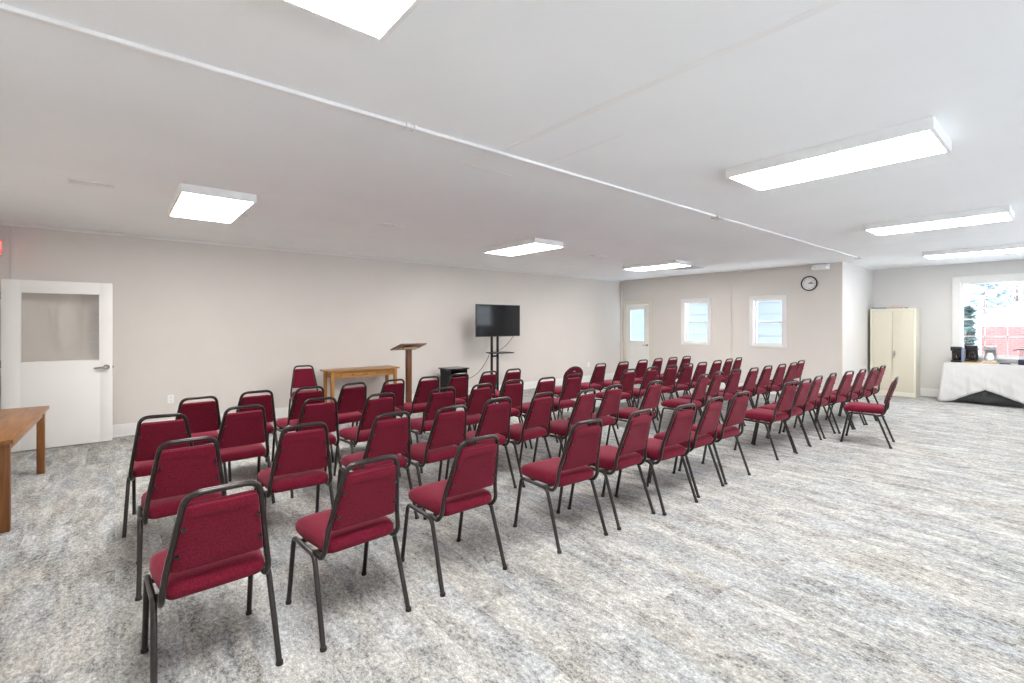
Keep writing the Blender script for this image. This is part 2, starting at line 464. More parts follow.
# ---- door in the bay wall (part glazed, closed)
d1 = shell('door_1')
a, b, z0, z1 = D_BAY
c = .07
def bx(items, nm, mat, par, bev=.003): return boxes(nm, mat, items, par, bev)
bx([((XB - .018, a - c, 0), (XB, a, z1 + c)), ((XB - .018, b, 0), (XB, b + c, z1 + c)), ((XB - .018, a, z1), (XB, b, z1 + c)),
    ((XB, a, 0), (XB + T, a + .016, z1)), ((XB, b - .016, 0), (XB + T, b, z1)), ((XB, a + .016, z1 - .016), (XB + T, b - .016, z1))], 'door_frame', 'cream', d1)
dx0, dx1 = XB + .012, XB + .054
ga, gb, gz0, gz1 = a + .155, b - .155, 1.05, 1.92
bx([((dx0, a + .018, .012), (dx1, ga, z1 - .02)), ((dx0, gb, .012), (dx1, b - .018, z1 - .02)), ((dx0, ga, .012), (dx1, gb, gz0)), ((dx0, ga, gz1), (dx1, gb, z1 - .02))], 'door_panel', 'door', d1, .001)
bx([((dx0 - .012, ga - .02, gz0 - .02), (dx0, ga + .012, gz1 + .02)), ((dx0 - .012, gb - .012, gz0 - .02), (dx0, gb + .02, gz1 + .02)),
    ((dx0 - .012, ga + .012, gz1 - .012), (dx0, gb - .012, gz1 + .02)), ((dx0 - .012, ga + .012, gz0 - .02), (dx0, gb - .012, gz0 + .012))], 'glazing_bead', 'trim', d1)
bx([((dx0 + .018, ga, gz0), (dx0 + .023, gb, gz1))], 'glass_pane', 'blueglass', d1, 0)
hb = B(); cyl(hb, (dx0, a + .075, .95), (dx0 - .015, a + .075, .95), .03); cyl(hb, (dx0 - .015, a + .075, .95), (dx0 - .05, a + .075, .95), .011)
tube(hb, fillet([(dx0 - .05, a + .065, .95), (dx0 - .055, a + .12, .952), (dx0 - .05, a + .19, .945)], .02), .0095)
obj('door_handle', hb, 'steel', d1)

# ---- opened door with a glazed top half, standing along the television wall
d2 = shell('door_2', (-1.02, 8.072, 0)); d2.rotation_euler = (0, 0, math.radians(-1.0))
LW, H2, TH = .995, 2.045, .042
g0, g1, gz0, gz1 = .155, .875, 1.055, 1.905
bx([((0, 0, .012), (g0, TH, H2)), ((g1, 0, .012), (LW, TH, H2)), ((g0, 0, .012), (g1, TH, gz0)), ((g0, 0, gz1), (g1, TH, H2))], 'door_panel', 'door', d2, .0015)
e = .012
bx([((g0, -.004, gz0), (g0 + e, .015, gz1)), ((g1 - e, -.004, gz0), (g1, .015, gz1)), ((g0 + e, -.004, gz1 - e), (g1 - e, .015, gz1)), ((g0 + e, -.004, gz0), (g1 - e, .015, gz0 + e))], 'glazing_bead', 'door', d2)
bx([((g0 + .002, .016, gz0 + .002), (g1 - .002, .022, gz1 - .002))], 'glass_pane', 'doorglass', d2, 0)
hb = B(); cyl(hb, (.935, 0, .965), (.935, -.012, .965), .034, n=28); cyl(hb, (.935, -.012, .965), (.935, -.05, .965), .014)
cyl(hb, (.935, -.038, .965), (.935, -.062, .965), .022)
tube(hb, fillet([(.94, -.055, .965), (.88, -.058, .966), (.815, -.05, .958)], .03), .0105)
obj('door_handle', hb, 'steel', d2)
lb = B(); box2(lb, (LW - .001, .008, .94), (LW + .003, .034, .99)); box2(lb, (LW + .003, .014, .955), (LW + .012, .028, .975), .003)
obj('door_latch', lb, 'steel', d2)
hi = B()
for z in (.25, 1.05, 1.85): cyl(hi, (-.006, -.004, z - .045), (-.006, -.004, z + .045), .008, n=10)
obj('door_hinge', hi, 'steel', d2)
a, b, z0, z1 = D_LEFT
setting(boxes('trim_7', 'trim', [((XL, a - .08, 0), (XL + .018, a, z1 + .08)), ((XL, b, 0), (XL + .018, b + .05, z1 + .08)), ((XL, a, z1), (XL + .018, b, z1 + .08)),
    ((XL - T, a, 0), (XL, a + .018, z1)), ((XL - T, a + .018, z1 - .018), (XL, b, z1))], bev=.003))
# the passage beyond the doorway
pa = B(); box2(pa, (XL - 1.6, 6.6, -.1), (XL - T, 8.6, 0)); setting(obj('floor_passage', pa, 'carpet', smooth=False))
pw = B(); box2(pw, (XL - 1.7, 6.5, 0), (XL - 1.6, 8.7, ZC)); box2(pw, (XL - 1.6, 6.5, 0), (XL - T, 6.6, ZC)); box2(pw, (XL - 1.6, 8.6, 0), (XL - T, 8.7, ZC)); box2(pw, (XL - 1.7, 6.5, ZC), (XL - T, 8.7, ZC + .1))
setting(obj('wall_passage', pw, 'wall', smooth=False))
# ------------------------------------------------------------------ chairs
TR = .0125
def lerp(a, b, t): return [a[i] + (b[i] - a[i]) * t for i in range(3)]
def back_pt(x, s, w):
    """point in the back plane: s = height z, w = offset along the back's normal (towards the sitter)"""
    lo, hi = (-.202, .53), (-.298, .853)
    y = lo[0] + (s - lo[1]) / (hi[1] - lo[1]) * (hi[0] - lo[0])
    ln = math.hypot(hi[0] - lo[0], hi[1] - lo[1]); ny, nz = (hi[1] - lo[1]) / ln, -(hi[0] - lo[0]) / ln
    return Vector((x, y + ny * w, s + nz * w))
def half_w(z): return .1935 + (z - .45) / (.853 - .45) * (.1300 - .1935)

def chair_proto(rounded_back=False, caps=True):
    t = thing('padded_chair', 'x', 'chair')
    # seat pad
    bm = B()
    ol = rounded([(-.182, -.188), (.182, -.188), (.207, .10), (.197, .235), (-.197, .235), (-.207, .10)], [.045, .045, .1, .075, .075, .1], 7)
    lay = [(.03, .399), (.008, .403), (0, .413), (-.004, .430), (-.003, .450), (.006, .466), (.022, .477), (.055, .485), (.11, .489), (.15, .490)]
    def xf(u, v, w):
        f = max(0, (v - .12) / .1); return (u, v, w - .018 * f * f * max(0, (w - .42) / .075))
    pad(bm, ol, lay, xf)
    obj('seat', bm, 'maroon', t)
    # upholstered back
    if not rounded_back:
        z0, z1 = .522, .808
        ol = rounded([(-half_w(z0) + .009, z0), (half_w(z0) - .009, z0), (half_w(z1) - .009, z1), (-half_w(z1) + .009, z1)], [.02, .02, .02, .02], 5)
        bm = B()
        lay = [(.05, -.016), (.02, -.0155), (.005, -.011), (0, -.003), (0, .012), (.006, .022), (.02, .028), (.05, .032), (.09, .034)]
        def xb(u, v, w):
            k = max(0, min(1, (v - (z1 - .055)) / .02)) * max(0, min(1, (z1 + .005 - v) / .02))   # rolled upper edge at the back
            return back_pt(u, v, w - (.006 * k if w < 0 else 0))
        # subdivide the back faces so the roll shows
        pad(bm, ol, lay, xb)
        obj('backrest', bm, 'maroon', t)
        rb = B()
        o2 = rounded([(-half_w(z1 - .05) + .012, z1 - .056), (half_w(z1 - .05) - .012, z1 - .056), (half_w(z1) - .012, z1 - .001), (-half_w(z1) + .012, z1 - .001)], [.012] * 4, 4)
        pad(rb, o2, [(.0, -.012), (.0, -.0165), (.005, -.0185), (.012, -.0195)], back_pt)
        obj('back_roll', rb, 'maroon', t)
    else:
        pts_o = []; z0 = .522; zc = .70; R = .183
        pts_o = [(-.172, z0), (.172, z0)] + [(R * math.cos(a), zc + .128 * math.sin(a)) for a in [PI * k / 28 for k in range(29)]]
        pts_h = [(.042 * math.cos(-a), .777 + .017 * math.sin(-a)) for a in [2 * PI * k / 20 for k in range(20)]]
        cu = bpy.data.curves.new('arch', 'CURVE'); cu.dimensions = '2D'; cu.fill_mode = 'BOTH'; cu.extrude = .012; cu.bevel_depth = .006; cu.bevel_resolution = 2
        for pts in (pts_o, pts_h):
            s = cu.splines.new('POLY'); s.points.add(len(pts) - 1); s.use_cyclic_u = True
            for p, q in zip(s.points, pts): p.co = (q[0], q[1], 0, 1)
        to = bpy.data.objects.new('arch', cu); COL.objects.link(to); bpy.context.view_layer.update()
        me = bpy.data.meshes.new_from_object(to.evaluated_get(bpy.context.evaluated_depsgraph_get())); bpy.data.objects.remove(to)
        bm = B(); bm.from_mesh(me)
        for v in bm.verts: v.co = back_pt(v.co.x, v.co.y, v.co.z + .008)
        obj('backrest', bm, 'maroon', t)
    # back frame tube, hooked forward to the side rails
    if not rounded_back:
        P = [(.190, -.07, .385), (.194, -.15, .378), (.1955, -.196, .430), (.1835, -.202, .53), (.1300, -.298, .853), (-.1300, -.298, .853), (-.1835, -.202, .53), (-.1955, -.196, .430), (-.194, -.15, .378), (-.190, -.07, .385)]
        path = fillet(P, {1: .03, 2: .03, 3: .06, 4: .055, 5: .055, 6: .06, 7: .03, 8: .03}, 7)
    else:
        A = [back_pt(.196 * math.cos(a), .70 + .145 * math.sin(a), 0.008) for a in [PI * k / 20 for k in range(21)]]
        path = fillet([(.190, -.07, .385), (.194, -.15, .378), (.194, -.196, .430), (.187, -.202, .53)], .03) + A + fillet([(-.187, -.202, .53), (-.194, -.196, .430), (-.194, -.15, .378), (-.190, -.07, .385)], .03)
    bm = B(); tube(bm, path, TR, 10)
    for sx in (-1, 1):
        for z in (.60, .715):
            p = back_pt(sx * (half_w(z) - .020), z, -.008); q = back_pt(sx * (half_w(z) - .020), z, -.024)
            cyl(bm, p, q, .010, .008, n=10)
    obj('back_frame', bm, 'frame', t)
    # side rails with cross bars
    bm = B()
    for sx in (-1, 1): tube(bm, [(sx * .214, .10, .388), (sx * .214, -.03, .388)], TR, 10)
    box(bm, (0, .10, .386), (.42, .022, .018), .003); tube(bm, fillet([(-.214, -.06, .388), (-.17, -.075, .386), (.17, -.075, .386), (.214, -.06, .388)], .03), .010, 8)
    obj('seat_frame', bm, 'frame', t)
    for sx in (-1, 1):
        for pts, y in (([(.214, .10, .388), (.214, .175, .388), (.217, .25, .006)], .25), ([(.214, -.03, .388), (.214, -.112, .388), (.225, -.252, .006)], -.252)):
            bm = B(); pp = [(sx * p[0], p[1], p[2]) for p in pts]
            tube(bm, fillet(pp, .055, 7), TR, 10)
            lg = obj('leg', bm, 'frame', t)
            if caps:
                bm = B(); fx = sx * (.217 if y > 0 else .225)
                lathe(bm, (fx, y, 0), [(.012, 0), (.0155, .002), (.0158, .014), (.0135, .02)], 14)
                obj('foot_cap', bm, 'rubber', lg)
    return t

def dup(root, loc, rz, label, group=None, caps=True):
    r = root.copy(); COL.objects.link(r); r.location = loc; r.rotation_euler = (0, 0, rz); r['label'] = label
    if group: r['group'] = group
    for ch in list(root.children):
        c = ch.copy(); COL.objects.link(c); c.parent = r
        if caps:
            for g in ch.children:
                d = g.copy(); COL.objects.link(d); d.parent = c
    return r

CH = [
    ('A1',0.341,2.242,2.0), ('A2',0.972,2.229,3.2), ('A3',1.632,2.246,0.3), ('A4',2.486,2.164,-3.4),
    ('A5',3.088,2.153,1.0), ('A6',3.578,2.073,-2.9), ('A7',4.148,2.111,0.5), ('A8',4.670,2.111,-2.7),
    ('A9',5.903,2.118,-5.0), ('A10',6.393,2.125,-2.0), ('A11',6.883,2.148,0.9), ('A12',7.444,2.151,1.6),
    ('A13',7.934,2.094,-4.8), ('A14',8.424,2.060,-0.9), ('A15',8.914,2.024,-3.3), ('A16',9.404,2.035,-0.0),
    ('B1',0.324,3.280,-1.0), ('B2',0.964,3.287,-2.7), ('B3',1.586,3.278,1.2), ('B4',2.081,3.237,1.8),
    ('B5',2.623,3.325,-0.7), ('B6',3.151,3.304,4.2), ('B7',3.641,3.178,5.6), ('B8',4.145,3.236,3.1),
    ('B9',4.807,3.163,1.5), ('B10',5.942,3.177,5.0), ('B11',6.446,3.236,5.0), ('B12',6.936,3.217,-0.8),
    ('B13',7.426,3.176,-0.5), ('B14',7.952,3.187,-1.6), ('B15',8.456,3.168,-1.5), ('B16',8.946,3.168,-1.2),
    ('B17',9.567,3.263,-1.3), ('C1',0.267,4.277,-7.0), ('C2',0.805,4.321,1.0), ('C3',1.407,4.348,-0.3),
    ('C4',1.945,4.264,4.5), ('C5',2.614,4.240,-2.0), ('C6',3.104,4.224,5.1), ('C7',3.619,4.291,-0.9),
    ('C8',4.109,4.238,0.7), ('C9',4.640,4.276,0.5), ('C10',5.798,4.246,0.2), ('C11',6.337,4.228,0.5),
    ('C12',6.849,4.205,-3.4), ('C13',7.339,4.205,-3.9), ('C14',7.829,4.218,-2.4), ('C15',8.409,4.243,-1.6),
    ('C16',8.962,4.293,2.0), ('C17',9.452,4.337,2.7), ('D1',0.585,5.115,2.0), ('D2',1.075,5.206,1.0),
    ('D3',1.569,5.178,2.0), ('D4',2.059,5.217,4.4), ('D5',2.549,5.231,7.2), ('D6',3.039,5.258,2.4),
    ('D7',3.529,5.311,1.3), ('D8',4.019,5.301,6.0), ('D9',4.509,5.359,2.1), ('D11',6.271,5.178,3.2),
    ('D12',6.855,5.153,-0.5), ('D13',7.491,5.196,-1.6), ('D14',8.029,5.221,1.3), ('D15',8.519,5.205,-2.5),
    ('D16',9.044,5.214,-1.9)
]
GRP = 'maroon padded chairs'
ORD = ['', 'beside the aisle', 'second from the aisle', 'third from the aisle', 'fourth from the aisle', 'fifth from the aisle', 'sixth from the aisle', 'seventh from the aisle', 'eighth from the aisle', 'ninth from the aisle']
ROW = {'D': 'row nearest the television', 'C': 'second row from the television', 'B': 'third row from the television', 'A': 'rearmost row from the television'}
proto = chair_proto(False)
used = False
def put(x, y, yaw, label, caps):
    """x, y: centre of the top rail; the chair stands .298 m in front of it"""
    global used
    th = math.radians(yaw)
    loc = (x - math.sin(th) * .298, y + math.cos(th) * .298, 0)
    if not used:
        used = True
        proto.location = loc; proto.rotation_euler = (0, 0, th); proto['label'] = label; proto['group'] = GRP
        return proto
    return dup(proto, loc, th, label, GRP, caps)
for R in 'ABCD':
    near = sorted([c for c in CH if c[0][0] == R and c[1] < 5.2], key=lambda c: -c[1])
    far = sorted([c for c in CH if c[0][0] == R and c[1] > 5.2], key=lambda c: c[1])
    for side, lst in (('open-door half', near), ('tan-cabinet half', far)):
        for i, c in enumerate(lst):
            end = ', outermost' if i == len(lst) - 1 else ''
            put(c[1], c[2], c[3], 'maroon chair %s in the %s, %s' % (ORD[i + 1], ROW[R], side), R in 'AB')
put(7.497, 1.485, 8, 'lone maroon chair pulled out behind the rearmost row, facing the television wall', True)
put(2.30, 7.93, 172, 'maroon chair against the wall beside the pine side table, facing the room', False)
rp = chair_proto(True, False)
rp['label'] = 'maroon chair with an arched back and oval handle hole, standing in the aisle'; rp['group'] = GRP
rp.location = (5.55, 5.08 + .298, 0); rp.rotation_euler = (0, 0, math.radians(-3))

# ------------------------------------------------------------------ tables, lectern, cabinets
# oak table along the west wall
t = thing('side_table', 'honey-oak table with square legs standing by the open white door', 'table', (-.745, 5.93, 0), math.radians(-1.4))
boxes('table_top', 'oak', [((-.185, -.935, .643), (.20, .935, .675))], t, .006)
boxes('apron', 'oak', [((.140, -.835, .575), (.160, .835, .643)), ((-.160, -.835, .575), (-.140, .835, .643)), ((-.115, -.88, .575), (.115, -.86, .643)), ((-.115, .86, .575), (.115, .88, .643))], t, .002)
for sx in (-1, 1):
    for sy in (-1, 1): boxes('leg', 'oakleg', [((sx * .145 - .03, sy * .865 - .03, 0), (sx * .145 + .03, sy * .865 + .03, .643))], t, .004)

# pine side table with two drawers by the television wall
t = thing('side_table', 'golden pine side table with two small drawers against the television wall', 'table', (3.255, 7.955, 0))
boxes('table_top', 'pinetop', [((-.625, -.205, .735), (.62, .23, .762))], t, .005)
boxes('apron', 'pine', [((-.54, -.165, .64), (-.525, .165, .735)), ((.525, -.165, .64), (.54, .165, .728)), ((-.525, .15, .64), (.525, .165, .728)),
      ((-.525, -.165, .716), (.525, -.15, .728)), ((-.525, -.165, .628), (.525, -.15, .648)), ((-.02, -.165, .648), (.02, -.15, .716)), ((-.525, -.165, .648), (-.41, -.15, .716)), ((.41, -.165, .648), (.525, -.15, .716))], t, .002)
for x0, x1 in ((-.405, -.025), (.025, .405)):
    dr = boxes('drawer', 'pine', [((x0, -.172, .652), (x1, -.15, .712))], t, .004)
    kb = B(); cyl(kb, ((x0 + x1) / 2, -.172, .682), ((x0 + x1) / 2, -.185, .682), .007, n=12); bmesh.ops.create_uvsphere(kb, u_segments=12, v_segments=8, radius=.013, matrix=Matrix.Translation(((x0 + x1) / 2, -.19, .682)))
    obj('knob', kb, 'walnut', dr)
for sx in (-1, 1):
    for sy in (-1, 1):
        bm = B(); vs = box(bm, (sx * .55, sy * .165, .364), (.052, .052, .728), .003)
        for v in bm.verts:
            if v.co.z < .3: v.co.x = sx * .55 + (v.co.x - sx * .55) * .72; v.co.y = sy * .165 + (v.co.y - sy * .165) * .72
        obj('leg', bm, 'pineleg', t)

# lectern
t = thing('lectern', 'red-brown wooden lectern with slanted top on a single post', 'lectern', (3.985, 7.63, 0), math.radians(0))
tilt = Matrix.Rotation(math.radians(-16), 3, 'X')
bm = B(); box(bm, (0, 0, 0), (.50, .42, .02), .003, tilt)
vs = list(bm.verts)
bmesh.ops.translate(bm, vec=(0, 0, 1.118), verts=vs)
obj('reading_top', bm, 'walnuttop', t)
bm = B(); box(bm, (0, -.06, -.026), (.26, .05, .03), .003, tilt); box(bm, (0, .07, -.026), (.26, .05, .03), .003, tilt); bmesh.ops.translate(bm, vec=(0, 0, 1.118), verts=list(bm.verts)); obj('support_block', bm, 'pinepale', t)
boxes('post', 'walnut', [((-.043, -.04, .03), (.043, .04, 1.10))], t, .004)
boxes('base_plate', 'walnut', [((-.145, -.13, 0), (.145, .13, .03))], t, .006)

# black cabinet with an overhanging bowed top
t = thing('nightstand', 'low black cabinet with overhanging top standing between lectern and television', 'cabinet', (5.12, 7.93, 0))
boxes('body', 'matt', [((-.195, -.19, 0), (-.178, .19, .64)), ((.178, -.19, 0), (.195, .19, .64)), ((-.178, .175, 0), (.178, .19, .64)), ((-.178, -.19, 0), (.178, .175, .05)), ((-.178, -.18, .33), (.178, .175, .345)), ((-.178, -.185, .62), (.178, .175, .64))], t, .002)
bm = B(); ol = [(-.23, .2), (-.23, -.205)] + [(-.23 + .46 * k / 16, -.205 - .035 * math.sin(PI * k / 16)) for k in range(1, 16)] + [(.23, -.205), (.23, .2)]
prism(bm, ol, 'z', .64, .662); obj('cabinet_top', bm, 'blacklam', t, smooth=False)
dd = boxes('door', 'matt', [((-.176, -.196, .055), (.176, -.182, .33))], t, .003)
kb = B(); cyl(kb, (.13, -.196, .2), (.13, -.215, .2), .012, n=12); obj('knob', kb, 'blackmetal', dd)
pp = B(); box(pp, (5.13, 7.86, .3465 + .011), (.24, .2, .02), .002); box(pp, (5.15, 7.85, .3465 + .034), (.20, .17, .024), .003, None)
tag(obj('papers', pp, 'paper'), 'white papers lying on the shelf of the black cabinet', 'papers')

# television on its stand
t = thing('tv_stand', 'black twin-pole television stand with a small shelf', 'stand', (5.93, 7.66, 0))
bm = B()
for x in (-.075, .075): box(bm, (x, 0, .89), (.042, .035, 1.66), .006)
obj('pole', bm, 'blackmetal', t) if False else None
bm.free() if False else None
for x in (-.075, .075): boxes('pole', 'blackmetal', [((x - .021, -.0175, .07), (x + .021, .0175, 1.72))], t, .006)
boxes('crossbar', 'blackmetal', [((-.054, -.012, .85), (.054, .012, .885)), ((-.054, -.012, .2), (.054, .012, .235))], t, .003)
bm = B(); ol = rounded([(-.25, .13), (.25, .13), (.25, -.24), (-.25, -.24)], [.03, .03, .12, .12], 8); prism(bm, [(p[0] + .075, p[1] - .05) for p in ol], 'z', .93, .948)
obj('shelf', bm, 'blackmetal', t)
boxes('base', 'blackmetal', [((-.36, -.03, .072), (.36, .03, .105)), ((-.36, -.27, .072), (-.31, .27, .1)), ((.31, -.27, .072), (.36, .27, .1))], t, .006)
for x in (-.335, .335):
    for y in (-.245, .245):
        bm = B(); cyl(bm, (x - .012, y, .0325), (x + .012, y, .0325), .0325, n=18); box(bm, (x, y, .06), (.032, .03, .03), .004); obj('caster', bm, 'rubber', t)
boxes('mount_bracket', 'blackmetal', [((-.2, -.035, 1.5), (.2, -.018, 1.54)), ((-.2, -.035, 1.66), (.2, -.018, 1.70)), ((-.14, -.05, 1.4), (-.1, -.03, 1.8)), ((.1, -.05, 1.4), (.14, -.03, 1.8))], t, .002)
t = thing('television', 'flat black television screen raised on the twin-pole stand', 'television', (5.96, 7.575, 1.588), math.radians(-1.0))
boxes('casing', 'black', [((-.552, -.012, -.322), (.552, .02, .322)), ((-.35, .02, -.24), (.35, .034, .2))], t, .006)
boxes('bezel', 'black', [((-.552, -.018, -.322), (-.542, -.012, .322)), ((.542, -.018, -.322), (.552, -.012, .322)), ((-.542, -.018, .312), (.542, -.012, .322)), ((-.542, -.018, -.322), (.542, -.012, -.306))], t, .001)
boxes('screen', 'screen', [((-.542, -.016, -.306), (.542, -.012, .312))], t)
cb = B(); tube(cb, fillet([(6.42, 7.62, 1.29), (6.30, 7.70, 1.10), (6.13, 7.72, .98), (5.99, 7.72, .97), (5.84, 7.70, .95), (5.80, 7.72, .82), (5.72, 7.85, .58), (5.62, 7.98, .44), (5.47, 8.12, .36), (5.38, 8.29, .34)], .12, 8), .005, 8)
tag(obj('power_cord', cb, 'rubber'), 'thin black power cord drooping from the television to the wall', 'cord')

# tan steel cabinet by the east wall
t = thing('storage_cabinet', 'tall tan steel cabinet with double doors in the corner', 'cabinet', (12.87, 2.585, 0))
hx, hy, hz = .22, .385, 1.85
boxes('body', 'cream', [((-hx + .02, -hy, 0), (hx, hy, hz - .002))], t, .004)
boxes('front_frame', 'cream', [((-hx, -hy, 0), (-hx + .02, -hy + .035, hz)), ((-hx, hy - .035, 0), (-hx + .02, hy, hz)), ((-hx, -hy + .035, hz - .05), (-hx + .02, hy - .035, hz)), ((-hx, -hy + .035, 0), (-hx + .02, hy - .035, .09))], t, .002)
for y0, y1, k in ((-hy + .038, -.0025, 0), (.0025, hy - .038, 1)):
    dr = boxes('door', 'beige', [((-hx + .002, y0, .094), (-hx + .02, y1, hz - .054))], t, .003)
    if k == 0:
        kb = B(); box(kb, (-hx - .004, -.035, .9), (.012, .036, .10), .004); tube(kb, fillet([(-hx - .01, -.035, .91), (-hx - .035, -.035, .905), (-hx - .038, -.04, .80)], .02), .008); obj('handle', kb, 'steel', dr)
fd = boxes('folder', 'blueink', [((12.67, 2.72, 1.85), (12.87, 2.95, 1.872))], None, .003); tag(fd, 'flat blue folder lying on top of the tan cabinet', 'folder')
fd = boxes('folder', 'redcard', [((12.68, 2.44, 1.85), (12.86, 2.70, 1.868))], None, .003); tag(fd, 'flat brick-red folder lying on top of the tan cabinet', 'folder')
fd = boxes('stapler', 'charcoal', [((12.67, 2.33, 1.85), (12.70, 2.39, 1.866))], None, .003); tag(fd, 'tiny dark stapler on the tan cabinet beside the red folder', 'stapler')

# coffee table with white cloth and charcoal skirt
Y0, Y1, X0, X1, ZT = -.15, 1.74, 12.47, 13.06, .768
t = thing('folding_table', 'long folding table under the white cloth by the window', 'table', (12.765, .795, 0))
boxes('table_top', 'plastic', [((-.285, -.93, .73), (.285, .93, .762))], t, .008)
for sy in (-1, 1):
    for sx in (-1, 1):
        bm = B(); tube(bm, [(sx * .22, sy * .75, .73), (sx * .22, sy * .78, 0)], .013); obj('leg', bm, 'grey', t)
def skirt():
    bm = B()
    path = []
    for k in range(61): path.append((12.487, Y0 + .05 + (Y1 - .09 - Y0) * k / 60))
    for k in range(1, 16): path.append((12.487 + .5 * k / 15, Y1 - .04))
    rows = 6; g = []
    for i, (x, y) in enumerate(path):
        w = .0045 * math.sin(i * 1.9) + .003 * math.sin(i * .7)
        g.append([bm.verts.new((x + (w if i <= 60 else 0), y + (w if i > 60 else 0), .03 + .69 * r / rows)) for r in range(rows + 1)])
    for a, b in zip(g, g[1:]):
        for r in range(rows): bm.faces.new((a[r], b[r], b[r + 1], a[r + 1]))
    o = obj('table_skirt', bm, 'charcoal')
    md = o.modifiers.new('thickness', 'SOLIDIFY'); md.thickness = .003
    tag(o, 'charcoal skirt cloth showing below the lifted white tablecloth', 'tablecloth')
skirt()
def hem(y):
    pts = [(-.3, .02), (.1, .02), (.45, .04), (.67, .095), (.95, .21), (1.16, .29), (1.30, .22), (1.50, .11), (1.60, .045), (1.70, .012), (2.2, .012)]
    for (a, za), (b, zb) in zip(pts, pts[1:]):
        if a <= y <= b: return za + (zb - za) * (y - a) / (b - a)
    return .02
def cloth():
    bm = B()
    # perimeter: near end -> along the front (x = X0) -> around the far-left corner -> along the end (y = Y1) -> back
    per = []
    N = 120
    for k in range(N + 1): per.append((X0 - .006, Y0 + (Y1 - Y0) * k / N, -1, 0))
    for k in range(1, 9):
        a = PI / 2 * k / 9; per.append((X0 + .006 - .012 * math.cos(a), Y1 - .006 + .012 * math.sin(a), -math.cos(a), math.sin(a)))
    for k in range(0, 31): per.append((X0 + .01 + (X1 - X0 - .01) * k / 30, Y1 + .006, 0, 1))
    R = 14; cols = []
    for i, (x, y, nx, ny) in enumerate(per):
        zb = hem(y) if i <= N else (.012 if i < N + 20 else .012)
        col = []
        for r in range(R + 1):
            f = r / R
            z = ZT - .004 - (ZT - zb - .004) * f
            fold = (.5 + .5 * math.sin(i * .42 + 1.3 * math.sin(i * .13))) * .028 * f + .012 * f * math.sin(i * .9 + 4 * f)
            corner = math.exp(-((i - N - 3) / 9.0) ** 2)
            diag = .024 * math.sin((y * 9 - z * 16)) * f * (1 if i <= N else .3)
            o_ = .008 + fold * .8 + abs(diag) * .8 + corner * .07 * f ** 1.4
            end = 0.03 * f if i > N + 8 else 0
            col.append(bm.verts.new((x + nx * o_, y + ny * (o_ + end), z)))
        cols.append(col)
    for a, b in zip(cols, cols[1:]):
        for r in range(R): bm.faces.new((a[r], b[r], b[r + 1], a[r + 1]))
    top = [c[0] for c in cols]
    # flat top in strips towards the back edge
    bk = []
    for i, (x, y, nx, ny) in enumerate(per):
        bk.append(bm.verts.new((x + .012 if i <= N else x, min(y, Y1 - .006), ZT)))
    for i in range(len(per) - 1): bm.faces.new((top[i], top[i + 1], bk[i + 1], bk[i]))
    b1 = bm.verts.new((X1, Y0, ZT))
    bm.faces.new(bk + [b1])
    o = obj('tablecloth', bm, 'cloth')
    md = o.modifiers.new('thickness', 'SOLIDIFY'); md.thickness = .0025
    tag(o, 'white tablecloth draped over the window table with a lifted front hem', 'tablecloth')
cloth()
ZC0 = ZT + .002
def coffee_maker(x, y, w, h, label, body, jug, side=None, board=None, clear=False):
    t = thing('coffee_maker', label, 'coffee maker', (x, y, ZC0 + (.022 if board else 0)), -PI / 2, 'coffee makers on the white table')
    d = .2
    boxes('base', body, [((-w / 2, -d / 2, 0), (w / 2, d / 2, .035))], t, .008)
    boxes('tower', body if not clear else 'smoke', [((-w / 2, d / 2 - .07, .035), (w / 2, d / 2, h - .07))], t, .006)
    boxes('brew_head', body if not clear else 'smoke', [((-w / 2 - .006, -d / 2 + .01, h - .08), (w / 2 + .006, d / 2, h))], t, .012)
    bm = B(); cz = .036; lathe(bm, (0, -.03, cz), [(.045, 0), (.058, .012), (.062, .05), (.05, .105), (.04, .125), (.043, .14)], 24); c = obj('carafe', bm, jug, t)
    bm = B(); tube(bm, fillet([(.03, -.075, cz + .12), (.05, -.12, cz + .115), (.05, -.12, cz + .03), (.03, -.08, cz + .03)], .02), .007, 8); obj('carafe_handle', bm, 'black' if not clear else 'plastic', c)
    if side: boxes('water_tank', side, [((w / 2 + .002, -d / 2 + .03, .01), (w / 2 + .05, d / 2, h - .01))], t, .008)
    return t
coffee_maker(12.80, 1.60, .15, .30, 'slim black coffee maker with smoky blue tank, nearest the window edge', 'black', 'coffee', side='bluegrey')
coffee_maker(12.80, 1.385, .17, .315, 'black coffee maker with dark carafe on a tan board', 'black', 'coffee', board=True)
coffee_maker(12.80, 1.13, .165, .305, 'pale grey coffee maker with white carafe on a tan board', 'offwhite', 'plastic', board=True, clear=True)
for y, lab in ((1.385, 'tan serving board under the black coffee maker'), (1.13, 'tan serving board under the pale grey coffee maker')):
    bm = B(); ol = rounded([(12.68, y - .105), (12.92, y - .105), (12.92, y + .105), (12.68, y + .105)], [.02] * 4, 5); prism(bm, ol, 'z', ZC0, ZC0 + .02)
    tag(obj('serving_board', bm, 'amber'), lab, 'board', 'serving boards')
bm = B(); ol = rounded([(12.70, .85), (12.86, .85), (12.86, 1.01), (12.70, 1.01)], [.02] * 4, 5); prism(bm, ol, 'z', ZC0, ZC0 + .012)
for k in range(4): box(bm, (12.74 + .03 * k, .93, ZC0 + .018), (.012, .12, .01), .002)
tag(obj('tray', bm, 'navy'), 'flat dark blue tray between the coffee makers', 'tray')
